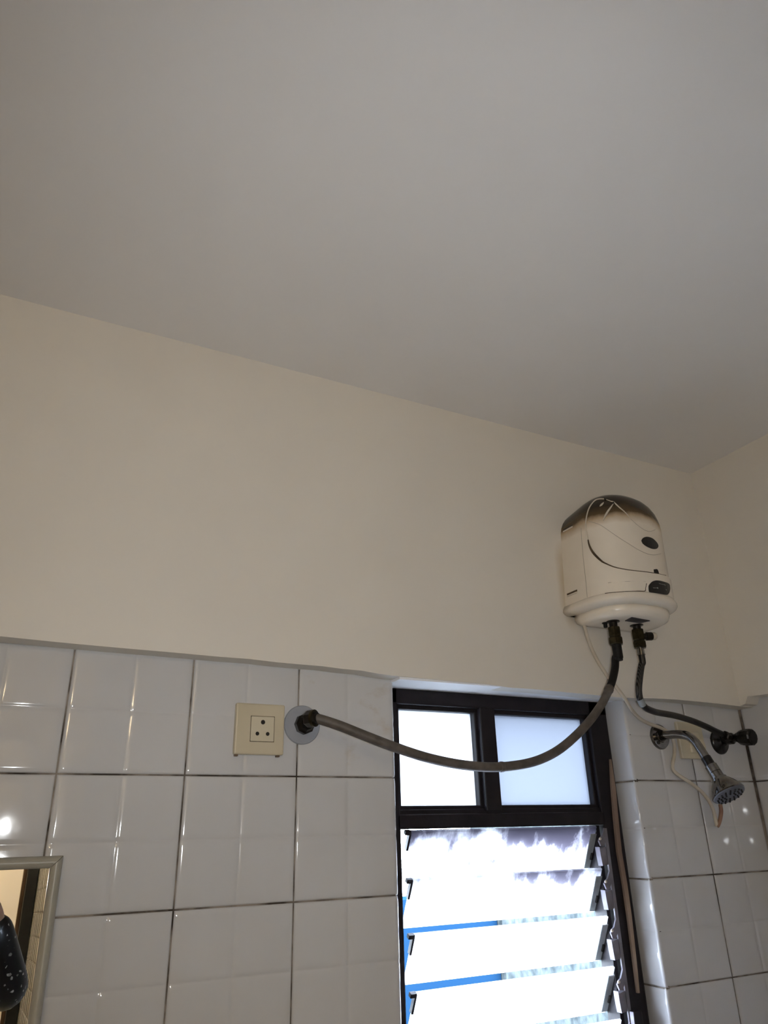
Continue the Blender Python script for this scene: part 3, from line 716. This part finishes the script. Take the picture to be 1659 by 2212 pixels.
frame_bar('frame_bar', (MX0, y, MZ1), (MX1-g, y, MZ1), (0, 0, -1)); frame_bar('frame_bar', (MX0, y, MZ0), (MX1, y, MZ0), (0, 0, 1))
frame_bar('frame_bar', (MX1, y, MZ1-g), (MX1, y, MZ0), (-1, 0, 0)); frame_bar('frame_bar', (MX0, y, MZ1), (MX0, y, MZ0), (1, 0, 0))
link('mirror_glass', box_me(MX0+.008, MX1-.008, -.0095, -.0035, MZ0+.008, MZ1-.008), M['mirror'], mir)
MTILT = math.radians(2.0)
mir.rotation_euler = (-MTILT, 0, 0)

# ================================================================== LAMP BEHIND THE CAMERA
LX, LY, LZ = XL+.10, -2.90, 2.20
lamp = empty('wall_lamp', (XL, LY, LZ)); tag(lamp, 'warm frosted globe lamp in a porcelain holder on the left wall behind the camera', 'lamp')
link('lamp_base', lathe_me((XL, LY, LZ), (1, 0, 0), [(0, .045), (.01, .045), (.02, .03), (.045, .022), (.062, .020)], 24), M['ivory'], lamp)
link('globe', lathe_me((XL+.055, LY, LZ), (1, 0, 0), [(.075-.075*math.cos(math.pi*(.06+.94*i/14)), .075*math.sin(math.pi*(.06+.94*i/14))) for i in range(15)], 28), M['bulb'], lamp)

bl = empty('added_fill_lamp', (-.9, -4.1, CEIL)); tag(bl, 'added unseen warm bulb that brightens the room beyond the door', 'lamp')  # added lamp, out of view, brightens the far room in the mirror
link('cord', tube_me([(-.9, -4.1, CEIL), (-.9, -4.1, CEIL-.2)], .003, 8), M['cable'], bl)
link('holder', lathe_me((-.9, -4.1, CEIL-.19), (0, 0, -1), [(0, .008), (.01, .018), (.05, .019)], 16), M['ivory'], bl)
link('bulb', lathe_me((-.9, -4.1, CEIL-.235), (0, 0, -1), [(0, .013), (.015, .016), (.035, .028), (.055, .031), (.075, .026), (.087, .012), (.089, .002)], 20), M['fill_bulb'], bl)

# ================================================================== PHOTOGRAPHER (seen in the mirror)
person = empty('person', (-.62, -1.78, 0)); tag(person, 'person in a black sequined top holding up a phone, reflected in the mirror', 'person')
def skin_obj(name, verts, edges, radii, m, root=0, sub=2):
    me = bpy.data.meshes.new(name); me.from_pydata([tuple(v) for v in verts], edges, [])
    o = link(name, me, m, person)
    md = o.modifiers.new('skin', 'SKIN'); md.use_smooth_shade = True
    for i, d in enumerate(me.skin_vertices[0].data):
        r = radii[i]; d.radius = r if isinstance(r, tuple) else (r, r); d.use_root = (i == root)
    s = o.modifiers.new('sub', 'SUBSURF'); s.levels = 1; s.render_levels = sub
    return o
X, Y = -.62, -1.80
ELB, WRI, HAN = (-.335, -1.50, 1.235), (-.410, -1.40, 1.43), (-.425, -1.368, 1.475)
LEL, LWR, LHA = (-.83, -1.52, 1.20), (-.58, -1.40, 1.42), (-.535, -1.368, 1.465)
bv = [(X, Y, .95), (X, Y, 1.12), (X, Y, 1.30), (X, Y+.005, 1.40), (X, Y+.01, 1.46), (X, Y+.03, 1.535), (X, Y+.03, 1.60), (X, Y+.02, 1.655),
      (X+.17, Y, 1.37), ELB, WRI, HAN, (X-.17, Y, 1.37), LEL, LWR, LHA,
      (X+.09, Y, .90), (X+.10, Y+.02, .50), (X+.10, Y-.01, .09), (X+.11, Y+.13, .035), (X-.09, Y, .90), (X-.10, Y+.02, .50), (X-.10, Y-.01, .09), (X-.11, Y+.13, .035),
      (X, Y+.12, 1.565)]
be = [(0, 1), (1, 2), (2, 3), (3, 4), (4, 5), (5, 6), (6, 7), (3, 8), (8, 9), (9, 10), (10, 11), (3, 12), (12, 13), (13, 14), (14, 15), (0, 16), (16, 17), (17, 18), (18, 19), (0, 20), (20, 21), (21, 22), (22, 23), (5, 24)]
br = [(.14, .10), (.12, .09), (.14, .10), (.10, .075), (.048, .05), (.070, .085), (.075, .092), (.045, .055), .055, .042, .026, (.036, .018), .055, .042, .026, (.036, .018), .085, .058, .040, .035, .085, .058, .040, .035, .014]
def hand(h, sgn):
    b = len(bv); hv = Vector(h)
    for k, (dx, dz, L) in enumerate(((.0, .020, .07), (.0, .006, .078), (.0, -.008, .074), (.0, -.022, .058))):
        r0 = hv + Vector((-sgn*.012, .004, dz+.012)); m_ = r0 + Vector((-sgn*L*.5, .020, .012)); t_ = m_ + Vector((-sgn*L*.45, .004, .0))
        i = len(bv); bv.extend([tuple(r0), tuple(m_), tuple(t_)]); be.extend([(11 if sgn > 0 else 15, i), (i, i+1), (i+1, i+2)]); br.extend([.010, .009, .0075])
    i = len(bv); bv.extend([tuple(hv+Vector((-sgn*.01, -.012, .02))), tuple(hv+Vector((-sgn*.028, -.022, .05)))]); be.extend([(11 if sgn > 0 else 15, i), (i, i+1)]); br.extend([.012, .009])
hand(HAN, 1); hand(LHA, -1)
skin_obj('body', bv, be, br, M['skin'])
cv = [bv[i] for i in range(4)] + [bv[8], bv[9], (-.419, -1.382, 1.455), bv[12], bv[13], (-.553, -1.384, 1.445), (X, Y, .80)]
skin_obj('top', cv, [(0, 1), (1, 2), (2, 3), (3, 4), (4, 5), (5, 6), (3, 7), (7, 8), (8, 9), (0, 10)], [(.165, .125), (.145, .11), (.165, .125), (.115, .09), .070, .062, .042, .070, .062, .042, (.18, .14)], M['sequin'])
tv = [(X, Y, .93), (X+.09, Y, .86), (X+.10, Y+.02, .50), (X+.10, Y-.01, .11), (X-.09, Y, .86), (X-.10, Y+.02, .50), (X-.10, Y-.01, .11)]
skin_obj('trousers', tv, [(0, 1), (1, 2), (2, 3), (0, 4), (4, 5), (5, 6)], [(.15, .11), .098, .074, .062, .098, .074, .062], M['hair'])
hv = [(X, Y-.02, 1.66), (X, Y-.055, 1.60), (X, Y-.065, 1.50), (X, Y-.06, 1.38)]
skin_obj('hair', hv, [(0, 1), (1, 2), (2, 3)], [(.080, .085), (.088, .07), (.085, .045), (.06, .03)], M['hair'])
for s in (-1, 1):
    link('eye', lathe_me((X+s*.030, Y+.098, 1.600), (0, 1, 0), [(0, .012), (.006, .011), (.011, .006), (.0125, .001)], 12), M['ivory'], person)
link('mouth', tube_me([(X-.024, Y+.103, 1.528), (X, Y+.110, 1.526), (X+.024, Y+.103, 1.528)], [.003, .0055, .003], 8), M['cable_end'], person)
# the phone: the photograph's own camera is its rear lens
ph_o = CAM - FWD*.028 + RIGHT*.030 - UP*.055
phone = empty('phone', ph_o); tag(phone, 'black phone with its small light on, held up in both hands', 'phone')
RM = Matrix((RIGHT, UP, -FWD)).transposed().to_4x4(); RM.translation = ph_o
link('phone_body', xform(box_me(-.038, .038, -.075, .075, -.0045, .0045, .004, 3), RM), M['screen_black'], phone)
led = xform(lathe_me((0, 0, 0), (0, 0, -1), [(-.001, .005), (.0012, .005), (.0013, .0045)], 12), Matrix.Translation(RIGHT*.022 + UP*.055) @ RM @ Matrix.Translation((0, 0, -.0045)))
link('phone_light', led, M['led'], phone)

beam_d = bpy.data.lights.new('phone_beam', 'SPOT'); beam_d.energy = FLASH; beam_d.color = (.95, .98, 1.0)
beam_d.spot_size = math.radians(106); beam_d.spot_blend = 1.0; beam_d.shadow_soft_size = .005
beam = bpy.data.objects.new('phone_beam', beam_d); COL.objects.link(beam); beam.parent = phone
beam.matrix_local = Matrix.Translation(-Vector(ph_o)) @ (Matrix.Translation(ph_o + RIGHT*.022 + UP*.055 + FWD*.0085) @ Matrix((RIGHT, UP, -FWD)).transposed().to_4x4())
